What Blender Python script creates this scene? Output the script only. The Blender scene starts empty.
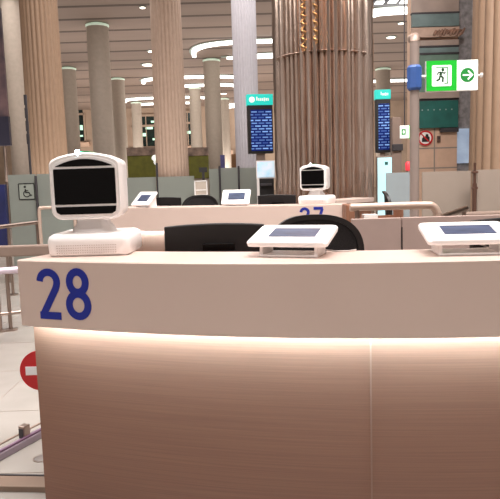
import bpy, math, random
from mathutils import Vector, Matrix
random.seed(7)
PI = math.pi
S = bpy.context.scene
C = S.collection

# ------------------------------------------------------------------ camera
FPX = 620.0
ZC = 1.5
PITCH = math.atan((249.5 - 178.0) / FPX)
ROLL = 0.030
Fv = Vector((0, math.cos(PITCH), -math.sin(PITCH)))
U0 = Vector((0, math.sin(PITCH), math.cos(PITCH)))
R0 = Vector((1, 0, 0))
Rv = R0 * math.cos(ROLL) - U0 * math.sin(ROLL)
Uv = U0 * math.cos(ROLL) + R0 * math.sin(ROLL)
CP = Vector((0, 0, ZC))
cam_d = bpy.data.cameras.new('camera')
cam_d.sensor_width = 36.0
cam_d.lens = 36.0 * FPX / 500.0
cam_d.clip_end = 400
cam = bpy.data.objects.new('camera', cam_d)
C.objects.link(cam)
mw = Matrix.Identity(4)
for i in range(3):
    mw[i][0] = Rv[i]; mw[i][1] = Uv[i]; mw[i][2] = -Fv[i]; mw[i][3] = CP[i]
cam.matrix_world = mw
S.camera = cam

# ------------------------------------------------------------------ world, lights, exposure
S.view_settings.view_transform = 'Standard'
S.view_settings.look = 'None'
S.view_settings.gamma = 1.0
S.view_settings.use_curve_mapping = False
S.view_settings.exposure = 0.0
W = bpy.data.worlds.new('hall_ambient'); S.world = W
W.use_nodes = True
bg = W.node_tree.nodes['Background']
bg.inputs[0].default_value = (1.0, 0.78, 0.68, 1)
bg.inputs[1].default_value = 0.25
_wt = W.node_tree; _tc = _wt.nodes.new('ShaderNodeTexCoord'); _nz = _wt.nodes.new('ShaderNodeTexNoise')
_nz.inputs['Scale'].default_value = 7.0; _nz.inputs['Detail'].default_value = 3.0
_rp = _wt.nodes.new('ShaderNodeValToRGB')
_rp.color_ramp.elements[0].position = 0.38; _rp.color_ramp.elements[0].color = (0.42, 0.32, 0.27, 1)
_rp.color_ramp.elements[1].position = 0.66; _rp.color_ramp.elements[1].color = (1.9, 1.6, 1.45, 1)
_wt.links.new(_tc.outputs['Generated'], _nz.inputs['Vector']); _wt.links.new(_nz.outputs['Fac'], _rp.inputs['Fac'])
_wt.links.new(_rp.outputs['Color'], bg.inputs[0])  # random bright and dark patches added for the metal to reflect


def area(name, loc, sx, sy, power, col=(1, 0.93, 0.89), rot=(0, 0, 0)):
    d = bpy.data.lights.new(name, 'AREA')
    d.shape = 'RECTANGLE'; d.size = sx; d.size_y = sy
    d.energy = power; d.color = col
    o = bpy.data.objects.new(name, d); C.objects.link(o)
    o.location = loc; o.rotation_euler = rot
    return o


area('ceiling_luminaire_entrance', (-1, -5.0, 9.6), 9, 4, 700)
area('added_facade_fill', (3, 3.0, 9.4), 8, 2, 1300, (1, 0.93, 0.89), (math.radians(52), 0, 0))  # added lamp, tilted forward to brighten faces turned to the camera
area('ceiling_luminaire_counters', (0.5, 3.5, 9.6), 9, 4, 1180, (1, 0.95, 0.93))
area('ceiling_luminaire_queue', (-6, 9.0, 9.6), 8, 4, 600)
area('ceiling_luminaire_hall', (2, 18.0, 9.6), 16, 5, 800)
area('ceiling_luminaire_far', (-4, 27.0, 9.9), 20, 4, 700)
for k, y in enumerate((22, 38, 54)):
    area('added_upfill_%d' % k, (-2, y, 1.62), 44, 6, (1400, 1900, 3200)[k], (1, 0.93, 0.86), (PI, 0, 0))  # added unseen lamps facing up, they brighten ceiling and columns


area('added_far_wall_fill', (-2, 66, 1.62), 44, 2, 3200, (1, 0.93, 0.86), (math.radians(135), 0, 0))  # added unseen lamp that brightens the far wall


def at(px, py, Y):
    d = Fv + Rv * ((px - 250.0) / FPX) - Uv * ((py - 249.5) / FPX)
    return CP + d * (Y / d.y)


def atz(px, py, z):
    d = Fv + Rv * ((px - 250.0) / FPX) - Uv * ((py - 249.5) / FPX)
    return CP + d * ((z - ZC) / d.z)


# ------------------------------------------------------------------ materials
def lin(c):
    f = lambda v: v / 12.92 if v <= 0.04045 else ((v + 0.055) / 1.055) ** 2.4
    return tuple(f(v / 255.0) for v in c) + (1.0,)


MATS = {}


def mat(name, rgb, rough=0.5, metal=0.0, noise=0.0, nscale=6.0, stretch=(1, 1, 1), bump=0.0,
        emit=None, estr=0.0, trans=0.0, rgb2=None, coat=0.0, alpha=1.0, spec=None):
    if name in MATS:
        return MATS[name]
    m = bpy.data.materials.new(name); m.use_nodes = True
    nt = m.node_tree; b = nt.nodes['Principled BSDF']
    b.inputs['Base Color'].default_value = lin(rgb)
    b.inputs['Roughness'].default_value = rough
    b.inputs['Metallic'].default_value = metal
    b.inputs['Transmission Weight'].default_value = trans
    b.inputs['Coat Weight'].default_value = coat
    b.inputs['Alpha'].default_value = alpha
    if spec is not None:
        b.inputs['Specular IOR Level'].default_value = spec
    tc = nt.nodes.new('ShaderNodeTexCoord'); mp = nt.nodes.new('ShaderNodeMapping')
    mp.inputs['Scale'].default_value = stretch
    nt.links.new(tc.outputs['Object'], mp.inputs['Vector'])
    nz = nt.nodes.new('ShaderNodeTexNoise')
    nz.inputs['Scale'].default_value = nscale; nz.inputs['Detail'].default_value = 5
    nt.links.new(mp.outputs['Vector'], nz.inputs['Vector'])
    if rgb2 is None:
        rgb2 = tuple(max(0, int(v * (1 - (noise or 0.03)))) for v in rgb)
    rp = nt.nodes.new('ShaderNodeValToRGB')
    rp.color_ramp.elements[0].position = 0.32; rp.color_ramp.elements[1].position = 0.68
    rp.color_ramp.elements[0].color = lin(rgb2); rp.color_ramp.elements[1].color = lin(rgb)
    nt.links.new(nz.outputs['Fac'], rp.inputs['Fac'])
    nt.links.new(rp.outputs['Color'], b.inputs['Base Color'])
    if bump:
        bp = nt.nodes.new('ShaderNodeBump'); bp.inputs['Strength'].default_value = bump
        bp.inputs['Distance'].default_value = 0.02
        nt.links.new(nz.outputs['Fac'], bp.inputs['Height']); nt.links.new(bp.outputs['Normal'], b.inputs['Normal'])
    if emit:
        b.inputs['Emission Color'].default_value = lin(emit)
        b.inputs['Emission Strength'].default_value = estr
    MATS[name] = m
    return m


WHITE = mat('white_laminate', (214, 192, 181), 0.28, noise=0.012, nscale=3)
WHITEP = mat('white_plastic', (250, 246, 244), 0.3, noise=0.01, nscale=9)
WOOD = mat('oak_veneer', (136, 90, 66), 0.6, spec=1.0, nscale=5, stretch=(0.4, 0.4, 55), rgb2=(122, 77, 55), bump=0.04)
WOODE = mat('oak_edge', (150, 104, 80), 0.5, noise=0.2, nscale=6, stretch=(20, 20, 1))
BLACKS = mat('black_screen_glass', (4, 4, 5), 0.2, noise=0.05, spec=0.25)
BLACK = mat('black_plastic', (24, 22, 23), 0.45, noise=0.1)
MESHB = mat('black_mesh_fabric', (30, 27, 28), 0.9, noise=0.5, nscale=160, bump=0.3)
GREYT = mat('tablet_screen', (48, 54, 74), 0.4, spec=0.2, rgb2=(72, 84, 112), nscale=14, stretch=(0.6, 3, 1), emit=(90, 105, 140), estr=0.06)
BLUEN = mat('cobalt_blue_vinyl', (14, 36, 146), 0.5, noise=0.02)
LED = mat('led_strip', (255, 255, 250), 0.5, emit=(186, 228, 250), estr=85.0)
STEEL = mat('brushed_steel', (176, 158, 148), 0.3, 1.0, noise=0.1, nscale=20, stretch=(1, 1, 0.1))
TAUPE = mat('taupe_painted_metal', (150, 130, 118), 0.45, 0.2, noise=0.05)
PURPLE = mat('lilac_grey_rail', (164, 150, 162), 0.3, 0.5, noise=0.05)
FLOOR = mat('cream_polished_stone', (166, 160, 153), 0.22, noise=0.05, nscale=3)
CEILM = mat('taupe_ceiling_panel', (146, 126, 114), 0.7, noise=0.06, nscale=0.6, stretch=(0.2, 1, 1))
JOINT = mat('ceiling_joint_shadow_gap', (92, 77, 69), 0.8)
WALLB = mat('beige_far_wall', (176, 152, 132), 0.7, noise=0.1, nscale=0.7)
BEIGECOL = mat('beige_fluted_plaster', (154, 127, 104), 0.6, noise=0.04)
PINKCOL = mat('pinkish_fluted_plaster', (170, 147, 131), 0.6, noise=0.04)
GREYCOL = mat('pale_grey_plaster', (184, 171, 158), 0.6, noise=0.04)
LAVCOL = mat('pale_lavender_plaster', (192, 190, 198), 0.55, noise=0.03)
CAPM = mat('column_uplight', (220, 235, 220), 0.5, emit=(205, 232, 205), estr=0.3)
BRONZE = mat('bronze_mirror_metal', (236, 218, 205), 0.16, 0.92, rgb2=(206, 182, 166), nscale=1.6, stretch=(7, 7, 0.7), bump=0.12)
GOLD = mat('gold_leaf_metal', (190, 150, 104), 0.25, 1.0, noise=0.1)
RINGL = mat('ring_light_diffuser', (255, 255, 255), 0.5, emit=(255, 252, 244), estr=3.2)
TRIMM = mat('ring_light_trim', (140, 150, 140), 0.5)
SPOT = mat('downlight_lens', (255, 245, 230), 0.5, emit=(255, 244, 230), estr=4.0)
TEAL = mat('teal_lit_header', (20, 170, 160), 0.4, emit=(30, 205, 190), estr=0.75, noise=0.02)
CYANL = mat('cyan_lit_panel', (180, 225, 230), 0.4, emit=(180, 228, 236), estr=0.75, noise=0.05)
WHITEL = mat('white_lit_screen', (220, 235, 245), 0.4, rgb2=(140, 190, 220), nscale=5, emit=(205, 225, 240), estr=0.5)
GREENL = mat('green_lit_acrylic', (20, 165, 40), 0.4, emit=(24, 176, 48), estr=0.55, noise=0.02)
WHLIT = mat('white_lit_acrylic', (245, 250, 245), 0.4, emit=(245, 250, 245), estr=0.45, noise=0.01)
DGREEN = mat('dark_green_ink', (10, 70, 22), 0.6)
ARROWG = mat('arrow_green_ink', (24, 130, 50), 0.5, emit=(24, 140, 56), estr=0.3)
KGREEN = mat('green_status_lamp', (20, 150, 90), 0.3, emit=(20, 150, 90), estr=0.1)
FROST = mat('frosted_green_grey_glass', (150, 156, 148), 0.3, trans=0.35, noise=0.04, nscale=2)
FROSTW = mat('frosted_warm_glass', (172, 158, 146), 0.22, trans=0.25, noise=0.05, nscale=1.5)
FROSTB = mat('frosted_blue_glass', (170, 180, 184), 0.25, trans=0.25, noise=0.05, nscale=2)
OLIVE = mat('olive_green_panel', (112, 112, 30), 0.6, noise=0.15, nscale=3)
DARKG = mat('dark_window_glass', (34, 50, 46), 0.15, rgb2=(20, 28, 28), nscale=1.2)
GLOWG = mat('greenish_room_lamp', (190, 230, 205), 0.5, emit=(180, 230, 205), estr=0.9)
REDM = mat('red_sign_enamel', (196, 24, 28), 0.4, noise=0.02)
SIGNW = mat('white_sign_enamel', (240, 236, 232), 0.4, noise=0.01)
BLUEC = mat('blue_wrap', (62, 100, 172), 0.5, noise=0.1)
NAVY = mat('navy_panel', (28, 34, 84), 0.5, noise=0.2)
PLUM = mat('plum_banner', (112, 88, 90), 0.6, rgb2=(66, 55, 64), nscale=2)
PEACH = mat('peach_wall_tile', (214, 180, 156), 0.4, noise=0.04)
GROUT = mat('tile_grout', (150, 140, 130), 0.8)
STONE = mat('grey_blue_stone', (164, 160, 162), 0.35, noise=0.3, nscale=8)
BLUELIT = mat('pale_blue_lit_panel', (190, 206, 222), 0.2, rgb2=(150, 164, 186), nscale=2, stretch=(1, 1, 1.5), emit=(170, 195, 225), estr=0.35)  # pale blue glow put in by emission to brighten the panel
GTEAL = mat('deep_teal_panel', (36, 104, 96), 0.4, noise=0.15, nscale=4)
MTEAL = mat('muted_teal_panel', (118, 138, 138), 0.4, noise=0.15, nscale=3)
MBEIGE = mat('muted_beige_panel', (172, 154, 144), 0.4, noise=0.1, nscale=3)
MSAND = mat('sand_panel', (196, 168, 150), 0.4, noise=0.12, nscale=5)
MDARK = mat('charcoal_band', (62, 58, 62), 0.5, noise=0.2, nscale=5)
MOCHA = mat('mocha_relief', (156, 118, 98), 0.5, noise=0.3, nscale=9)
PINKP = mat('pink_grey_partition', (176, 154, 146), 0.5, noise=0.03)
REDL = mat('red_signal_lamp', (220, 60, 70), 0.4, emit=(230, 70, 80), estr=0.6)
BROWNP = mat('brown_poster', (140, 96, 56), 0.6, noise=0.2)
VIOLET = mat('violet_poster', (86, 84, 140), 0.6, noise=0.2)


def screen_mat():
    m = bpy.data.materials.new('departures_screen'); m.use_nodes = True
    nt = m.node_tree; b = nt.nodes['Principled BSDF']
    tc = nt.nodes.new('ShaderNodeTexCoord')
    sp = nt.nodes.new('ShaderNodeSeparateXYZ'); nt.links.new(tc.outputs['Object'], sp.inputs[0])
    cb = nt.nodes.new('ShaderNodeCombineXYZ')
    nt.links.new(sp.outputs['X'], cb.inputs['X']); nt.links.new(sp.outputs['Z'], cb.inputs['Y'])
    bk = nt.nodes.new('ShaderNodeTexBrick')
    bk.inputs['Color1'].default_value = lin((120, 160, 215)); bk.inputs['Color2'].default_value = lin((18, 44, 120))
    bk.inputs['Mortar'].default_value = lin((12, 30, 92))
    bk.inputs['Scale'].default_value = 1.0; bk.inputs['Mortar Size'].default_value = 0.018
    bk.inputs['Brick Width'].default_value = 0.16; bk.inputs['Row Height'].default_value = 0.062
    bk.inputs['Bias'].default_value = -0.1
    nt.links.new(cb.outputs[0], bk.inputs['Vector'])
    nt.links.new(bk.outputs['Color'], b.inputs['Base Color']); nt.links.new(bk.outputs['Color'], b.inputs['Emission Color'])
    b.inputs['Emission Strength'].default_value = 0.75; b.inputs['Roughness'].default_value = 0.2
    return m


SCREENB = screen_mat()


# ------------------------------------------------------------------ mesh builder
class MB:
    def __init__(s, off=(0, 0, 0)):
        s.v = []; s.f = []; s.o = Vector(off)

    def add(s, vs, fs):
        n = len(s.v)
        s.v += [Vector(p) - s.o for p in vs]
        s.f += [tuple(n + i for i in f) for f in fs]
        return s

    def box(s, c, size, M=None):
        x, y, z = [k / 2 for k in size]
        vs = [Vector((a * x, b * y, d * z)) for d in (-1, 1) for a, b in ((-1, -1), (1, -1), (1, 1), (-1, 1))]
        if M is not None: vs = [M @ p for p in vs]
        return s.add([p + Vector(c) for p in vs], [(3, 2, 1, 0), (4, 5, 6, 7), (0, 1, 5, 4), (1, 2, 6, 5), (2, 3, 7, 6), (3, 0, 4, 7)])

    def loft(s, rings, cap=True, closed=True):
        n = len(rings[0]); vs = [p for r in rings for p in r]; fs = []
        for k in range(len(rings) - 1):
            for i in range(n if closed else n - 1):
                j = (i + 1) % n
                fs.append((k * n + i, k * n + j, (k + 1) * n + j, (k + 1) * n + i))
        if cap:
            fs.append(tuple(range(n - 1, -1, -1))); fs.append(tuple((len(rings) - 1) * n + i for i in range(n)))
        return s.add(vs, fs)

    def extr(s, poly, vec):
        v = Vector(vec)
        return s.loft([[Vector(p) for p in poly], [Vector(p) + v for p in poly]])

    def tube(s, path, r, n=12):
        path = [Vector(p) for p in path]; rings = []; prev = None
        for i, p in enumerate(path):
            t = (path[min(i + 1, len(path) - 1)] - path[max(i - 1, 0)]).normalized()
            if prev is None:
                a = Vector((0, 0, 1)) if abs(t.z) < 0.9 else Vector((1, 0, 0))
                u = t.cross(a).normalized()
            else:
                u = (prev - t * prev.dot(t)).normalized()
            prev = u; w = t.cross(u)
            rr = r[i] if isinstance(r, (list, tuple)) else r
            rings.append([p + (u * math.cos(2 * PI * k / n) + w * math.sin(2 * PI * k / n)) * rr for k in range(n)])
        return s.loft(rings)

    def lathe(s, prof, c=(0, 0, 0), n=32):
        c = Vector(c)
        return s.loft([[c + Vector((r * math.cos(2 * PI * k / n), r * math.sin(2 * PI * k / n), z)) for k in range(n)] for r, z in prof])

    def disk(s, c, r, ax, ay, vec, n=28):
        c = Vector(c); ax = Vector(ax); ay = Vector(ay)
        return s.extr([c + ax * r * math.cos(2 * PI * k / n) + ay * r * math.sin(2 * PI * k / n) for k in range(n)], vec)

    def stroke(s, path, w, fn, th):
        """flat ribbon of width w along a 2-D path; fn(u, v, d) gives the 3-D point at depth d"""
        n = len(path); L = []; R = []
        for i in range(n):
            a = Vector(path[max(i - 1, 0)]); b = Vector(path[min(i + 1, n - 1)])
            if i in (0, n - 1):
                t = (b - a).normalized(); k = 1.0
            else:
                t1 = (Vector(path[i]) - a).normalized(); t2 = (b - Vector(path[i])).normalized()
                t = (t1 + t2).normalized(); k = min(2.0, 1 / max(0.4, t.dot(t1)))
            nn = Vector((-t.y, t.x)) * (w / 2 * k); p = Vector(path[i])
            L.append(p + nn); R.append(p - nn)
        for i in range(n - 1):
            q = [L[i], R[i], R[i + 1], L[i + 1]]
            s.add([fn(p.x, p.y, 0) for p in q] + [fn(p.x, p.y, th) for p in q],
                  [(0, 1, 2, 3), (7, 6, 5, 4), (0, 4, 5, 1), (1, 5, 6, 2), (2, 6, 7, 3), (3, 7, 4, 0)])
        return s

    def build(s, name, m, parent=None, smooth=None, bevel=0.0, seg=2):
        me = bpy.data.meshes.new(name)
        me.from_pydata([tuple(p) for p in s.v], [], s.f); me.update()
        import bmesh
        bm = bmesh.new(); bm.from_mesh(me)
        bmesh.ops.recalc_face_normals(bm, faces=bm.faces); bm.to_mesh(me); bm.free()
        if smooth is not None:
            for p in me.polygons: p.use_smooth = True
            me.set_sharp_from_angle(angle=math.radians(smooth))
        me.materials.append(m)
        o = bpy.data.objects.new(name, me); C.objects.link(o)
        if parent is not None: o.parent = parent
        if bevel:
            b = o.modifiers.new('bevel', 'BEVEL'); b.width = bevel; b.segments = seg; b.limit_method = 'ANGLE'
        return o


def tag(o, label, cat, group=None):
    o['label'] = label; o['category'] = cat
    if group: o['group'] = group
    return o


def thing(name, label, cat, loc=(0, 0, 0), rz=0.0, group=None):
    o = bpy.data.objects.new(name, None); C.objects.link(o)
    o.location = loc; o.rotation_euler = (0, 0, rz); o.empty_display_size = 0.1
    return tag(o, label, cat, group)


def struct(o):
    o['kind'] = 'structure'; return o


def dup(root, loc, rz, label, scale=1.0):
    r = root.copy(); C.objects.link(r); r.location = loc; r.rotation_euler = (0, 0, rz)
    r['label'] = label
    for ch in list(root.children):
        c = ch.copy(); C.objects.link(c); c.parent = r
        for g in list(ch.children):
            d = g.copy(); C.objects.link(d); d.parent = c
    return r


def rrect(cx, cy, w, h, r, n=5):
    pts = []
    for (sx, sy, a0) in ((1, 1, 0), (-1, 1, 90), (-1, -1, 180), (1, -1, 270)):
        for k in range(n + 1):
            a = math.radians(a0 + 90 * k / n)
            pts.append((cx + sx * (w / 2 - r) + r * math.cos(a), cy + sy * (h / 2 - r) + r * math.sin(a)))
    return pts


# ------------------------------------------------------------------ setting
ZCEIL = ZC + 8.6
YB = 75.0
struct(MB().box((0, 32, -0.1), (110, 92, 0.2)).build('floor', FLOOR))
struct(MB().box((0, 32, ZCEIL + 0.2), (110, 92, 0.4)).build('ceiling', CEILM))
mb = MB().box((0, YB + 0.2, ZCEIL / 2), (110, 0.4, ZCEIL))
struct(mb.build('wall_back', WALLB))
struct(MB().box((-50, 32, ZCEIL / 2), (0.4, 92, ZCEIL)).build('wall_left', WALLB))
struct(MB().box((50, 32, ZCEIL / 2), (0.4, 92, ZCEIL)).build('wall_right', WALLB))
for k, y in enumerate([24.5, 27.0, 29.2, 31.6, 34.0, 36.6, 39.4, 42.4, 45.6, 49.0, 53, 57.5, 62.5, 68]):
    struct(MB().box((0, y, ZCEIL - 0.003), (98, 0.22 + 0.003 * y, 0.006)).build('trim_%d' % (k + 1), JOINT))
# tile joints of the floor
for k in range(14):
    x = -5.4 + 0.9 * k
    struct(MB().box((x, 9, 0.0008), (0.006, 18, 0.0016)).build('trim_%d' % (30 + k), GROUT))
for k in range(10):
    y = 1.3 + 0.9 * k
    struct(MB().box((0, y, 0.0008), (14, 0.006, 0.0016)).build('trim_%d' % (50 + k), GROUT))


# windows of the upper level in the far wall
def far_window(n, x0, y0, x1, y1, lamps):
    a = at(x0, y0, YB); b = at(x1, y1, YB)
    cx, cz = (a.x + b.x) / 2, (a.z + b.z) / 2; w, h = b.x - a.x, a.z - b.z
    o = struct(MB().box((cx, YB - 0.08, cz), (w, 0.14, h)).build('window_%d' % n, DARKG))
    f = MB()
    for sx in (-1, 1): f.box((cx + sx * w / 2, YB - 0.12, cz), (0.22, 0.24, h))
    for k in (-1, 0.35, 1): f.box((cx, YB - 0.12, cz + k * h / 2), (w, 0.24, 0.25))
    f.box((cx, YB - 0.12, cz), (0.1, 0.22, h))
    struct(f.build('window_frame', WALLB, o))
    f = MB().box((cx, YB - 0.3, cz - h / 2 - 0.3), (w + 1.0, 0.6, 0.5))
    struct(f.build('window_sill', PEACH, o))
    for (lx, lz, lw, lh) in lamps:
        struct(MB().box((cx + lx * w, YB - 0.16, cz + lz * h), (lw * w, 0.04, lh * h)).build('window_lamp', GLOWG, o))


far_window(1, 72, 101, 86, 142, [(-0.2, -0.1, 0.3, 0.06), (0.2, -0.15, 0.25, 0.12), (0.05, -0.35, 0.5, 0.04)])
far_window(2, 131, 116, 162, 147, [(-0.1, -0.1, 0.2, 0.1), (0.1, 0.1, 0.25, 0.07), (0.3, -0.25, 0.2, 0.06), (0.25, 0.3, 0.15, 0.06), (-0.25, -0.3, 0.2, 0.05)])
far_window(3, 183, 112, 193, 146, [(0.1, -0.1, 0.4, 0.08)])
far_window(4, 216, 120, 229, 150, [(0.0, -0.2, 0.4, 0.08)])


# ------------------------------------------------------------------ columns
def flute_ring(r, z, nf, amp, per=6):
    n = nf * per
    return [Vector(((r + amp * abs(math.sin(PI * k / per)) - amp) * math.cos(2 * PI * k / n),
                    (r + amp * abs(math.sin(PI * k / per)) - amp) * math.sin(2 * PI * k / n), z)) for k in range(n)]


def fluted_column(px, py, D, r0, r1, m, label, nf=24):
    p = at(px, py, D)
    t = thing('fluted_column', label, 'column', (p.x, D, 0), 0.1 * D, 'fluted columns of the hall')
    H = ZCEIL
    MB().loft([flute_ring(r0 + (r1 - r0) * k / 8, 0.35 + (H - 0.35) * k / 8, nf, 0.055 * r0) for k in range(9)]).build('shaft', m, t, smooth=35)
    MB().lathe([(r0 * 1.2, 0), (r0 * 1.2, 0.2), (r0 * 1.1, 0.35)], n=40).build('base', GREYCOL, t, smooth=30)
    return t


fluted_column(44, 90, 21.5, 0.655, 0.60, BEIGECOL, 'beige fluted column left of the front face-camera kiosk')
fluted_column(168.5, 80, 26.0, 0.70, 0.60, PINKCOL, 'pinkish beige fluted column above the olive far panels')
fluted_column(245, 60, 29.0, 0.56, 0.56, LAVCOL, 'pale lavender fluted column behind the left flight display')
fluted_column(515, 90, 11.5, 0.80, 0.66, BEIGECOL, 'wide beige fluted column right of the green exit sign')


def round_column(px, ptop, D, r, label):
    p = at(px, ptop, D)
    t = thing('round_column', label, 'column', (p.x, D, 0), 0, 'smooth pale columns with lit tops')
    MB().lathe([(r * 1.12, 0), (r * 1.12, 0.3), (r, 0.4), (r * 0.98, ZCEIL - 0.2)], n=36).build('shaft', GREYCOL, t, smooth=35)
    MB().lathe([(r * 0.98, ZCEIL - 0.2), (r * 1.05, ZCEIL - 0.15), (r * 1.05, ZCEIL - 0.08), (r * 0.7, ZCEIL - 0.01)], n=36).build('uplight', CAPM, t, smooth=35)


for px, pt, D, r, lab in [
    (11, 5, 29.6, 0.47, 'pale round column at far left beside the beige fluted one'),
    (97.5, 31, 35.0, 0.60, 'pale round column rising behind the front face-camera kiosk'),
    (117.5, 82, 53.0, 0.58, 'shorter looking pale round column just right of the one behind the kiosk'),
    (68, 71, 47.6, 0.58, 'pale round column half hidden by right edge of leftmost fluted column'),
    (211.5, 65, 46.0, 0.60, 'pale round column between pinkish and lavender fluted columns'),
    (136, 101, 69, 0.55, 'distant pale round column left of the lit upper window'),
    (195, 97, 59.5, 0.55, 'distant pale round column just right of the pinkish fluted column'),
    (224, 102, 68, 0.55, 'distant pale round column just left of the lavender column'),
    (383, 72, 52.0, 0.60, 'pale round column above the right flight display'),
]:
    round_column(px, pt, D, r, lab)


# mirror-clad column in the middle
pm = at(329.5, 100, 10.0)
RM = 102 * 10.0 / FPX / 2
t = thing('mirror_column', 'broad bronze mirror-clad column with vertical pleats in the middle', 'column', (pm.x, 10.0 + RM, 0))
nfl = 46
rings = []
rad = [random.choice((0.0, 0.0, 0.02, -0.03, -0.05)) for _ in range(nfl)]
wob = [[random.uniform(-0.012, 0.012) for _ in range(nfl)] for _ in range(60)]
for k in range(60):
    z = 0.15 + (ZCEIL - 0.15) * k / 59
    low = 1.0 if z < 2.3 else 0.35
    ring = []
    for i in range(nfl):
        for q in range(6):
            a = 2 * PI * (i + q / 6) / nfl
            r = RM - 0.05 + rad[i] * 1.0 + 0.075 * math.sin(PI * q / 6) + (wob[k][i] * low if q in (2, 3, 4) else (-0.06 if q == 0 else 0))
            ring.append(Vector((r * math.cos(a), r * math.sin(a), z)))
    rings.append(ring)
MB().loft(rings).build('pleated_cladding', BRONZE, t, smooth=50)
zr = at(321, 50, 10.0).z
MB().lathe([(RM + 0.006, zr - 0.005), (RM + 0.0135, zr), (RM + 0.006, zr + 0.005)], n=64).build('seam_ring', STEEL, t, smooth=40)
MB().lathe([(RM + 0.1, 0), (RM + 0.1, 0.12), (RM + 0.02, 0.16)], n=48).build('base', STEEL, t, smooth=40)
for dx, z0, z1 in ((297 - 321, 0, 50), (308.5 - 321, -12, 44)):
    xa = dx * 10.0 / FPX
    ya = -math.sqrt(RM * RM - xa * xa) - 0.02
    za = at(300, z1, 10.0).z; zb_ = at(300, z0, 10.0).z + 0.5
    path = [(xa + 0.035 * math.sin(k * 1.1), ya + 0.015 * math.cos(k * 1.1), za + (zb_ - za) * k / 60) for k in range(61)]
    MB().tube(path, [0.007 + 0.010 * abs(math.sin(k * 0.55)) for k in range(61)], 8).build('gold_twist', GOLD, t, smooth=60)  # wavy gold tubes of varying thickness along the pleats


# ------------------------------------------------------------------ ceiling lights
def ring_light(x0, x1, pyf, D0, D1, label, w=0.24, drop=0.26):
    """an open oval trough of light: the curved near side and both rounded ends"""
    a = at(x0, pyf, (D0 + D1) / 2); b = at(x1, pyf, (D0 + D1) / 2)
    cx = (a.x + b.x) / 2; L = (b.x - a.x) / 2; cy = D1; hy = D1 - D0
    t = thing('arc_light', label, 'ceiling light', (cx, cy, ZCEIL), 0, 'curved cove lights in the ceiling')

    def prof(kx, z, n=44):
        out = []
        for k in range(n + 1):
            th = PI + PI * k / n; c, s_ = math.cos(th), math.sin(th)
            out.append(Vector(((L + kx) * math.copysign(abs(c) ** 0.7, c), -(hy + kx) * abs(s_) ** 0.7, z)))
        return out

    def trough(ps):
        P = [prof(kx, z) for kx, z in ps]
        return MB().loft([[p[k] for p in P] for k in range(len(P[0]))])
    trough([(0, -0.02), (0, -drop), (-w, -drop), (-w, -0.02)]).build('diffuser', RINGL, t)
    trough([(0.16, -0.01), (0.16, -0.06), (0.005, -0.06), (0.005, -0.01)]).build('rim', TRIMM, t)


ring_light(190, 330, 52, 39.8, 43.9, 'large curved ceiling light crossing behind the lavender column')
ring_light(250, 330, 61, 44.2, 44.9, 'short ceiling light strip between lavender column and mirror column, lower of two', 0.3, 0.34)
ring_light(140, 243, 80, 52.6, 55.0, 'curved ceiling light in middle distance across the pinkish column')
ring_light(176, 236, 87, 57.3, 58.6, 'short ceiling light just below the longest one right of pinkish column')
ring_light(122, 209, 99, 65.0, 67.5, 'farthest left curved ceiling light above the lit upper window')
ring_light(133, 200, 103, 69.8, 70.6, 'thin ceiling light just below the farthest left one')
ring_light(228, 262, 117, 72.6, 73.5, 'smallest farthest ceiling light beside the left flight display', 0.3, 0.5)
ring_light(366, 460, 15, 33.2, 34.2, 'bright ceiling light at top right between mirror column and mural wall', 0.6, 0.3)
ring_light(355, 425, 92, 58, 59.5, 'dim far ceiling light above the right flight display')


p = atz(391, 3, ZCEIL - 0.1)
t = thing('lamp_cluster', 'dark fixture with three bright lenses at top edge right of mirror column', 'ceiling light', (p.x, p.y, ZCEIL))
MB().box((0, 0, -0.06), (1.9, 1.2, 0.1)).build('housing', mat('dark_navy_metal', (34, 34, 56), 0.4), t, bevel=0.02)
for dx in (-0.62, 0.02, 0.62):
    MB().box((dx, -0.35 + 0.2 * abs(dx), -0.13), (0.42, 0.5, 0.05)).build('lens', RINGL, t, bevel=0.02)


def downlight(px, py, label, r=0.28):
    p = atz(px, py, ZCEIL - 0.03)
    t = thing('downlight', label, 'ceiling light', (p.x, p.y, ZCEIL), 0, 'round ceiling downlights')
    MB().lathe([(r * 1.35, -0.005), (r * 1.35, -0.05), (r, -0.06), (r, -0.02)], n=24).build('rim', TRIMM, t, smooth=30)
    MB().lathe([(r, -0.03), (r, -0.085), (r * 0.6, -0.10)], n=24).build('lens', SPOT, t, smooth=30)


for px, py, lab, r in [
    (20, 20, 'ceiling downlight left of the leftmost beige fluted column, upper of two', 0.30),
    (23.5, 68, 'ceiling downlight left of the leftmost beige fluted column, lower of two', 0.34),
    (72, 91, 'far downlight between leftmost fluted column and pale column behind the kiosk', 0.3),
    (148, 64.5, 'downlight just left of the pinkish column, larger lower one', 0.42),
    (152, 51, 'downlight just left of the pinkish column, small upper one', 0.26),
    (142.5, 7, 'downlight near the top edge left of the pinkish column', 0.13),
    (110.5, 100, 'far downlight just left of the short pale column', 0.4),
    (223.5, 93.5, 'tiny far downlight right of the pale column between fluted columns', 0.3),
    (391, 37, 'downlight between the mirror column and the exit sign pole', 0.26),
    (401, 23, 'downlight beside the mural wall top left corner', 0.16),
]:
    downlight(px, py, lab, r)
p = atz(230, 56.5, ZCEIL - 0.03)
t = thing('cluster_downlight', 'oblong bright downlight tucked under large oval light left of lavender column', 'ceiling light', (p.x, p.y, ZCEIL))
MB().box((0, 0, -0.04), (1.3, 0.5, 0.06)).build('rim', TRIMM, t, bevel=0.02)
MB().lathe([(0.24, -0.075), (0.24, -0.2)], n=24).build('lens', SPOT, t)


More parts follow.
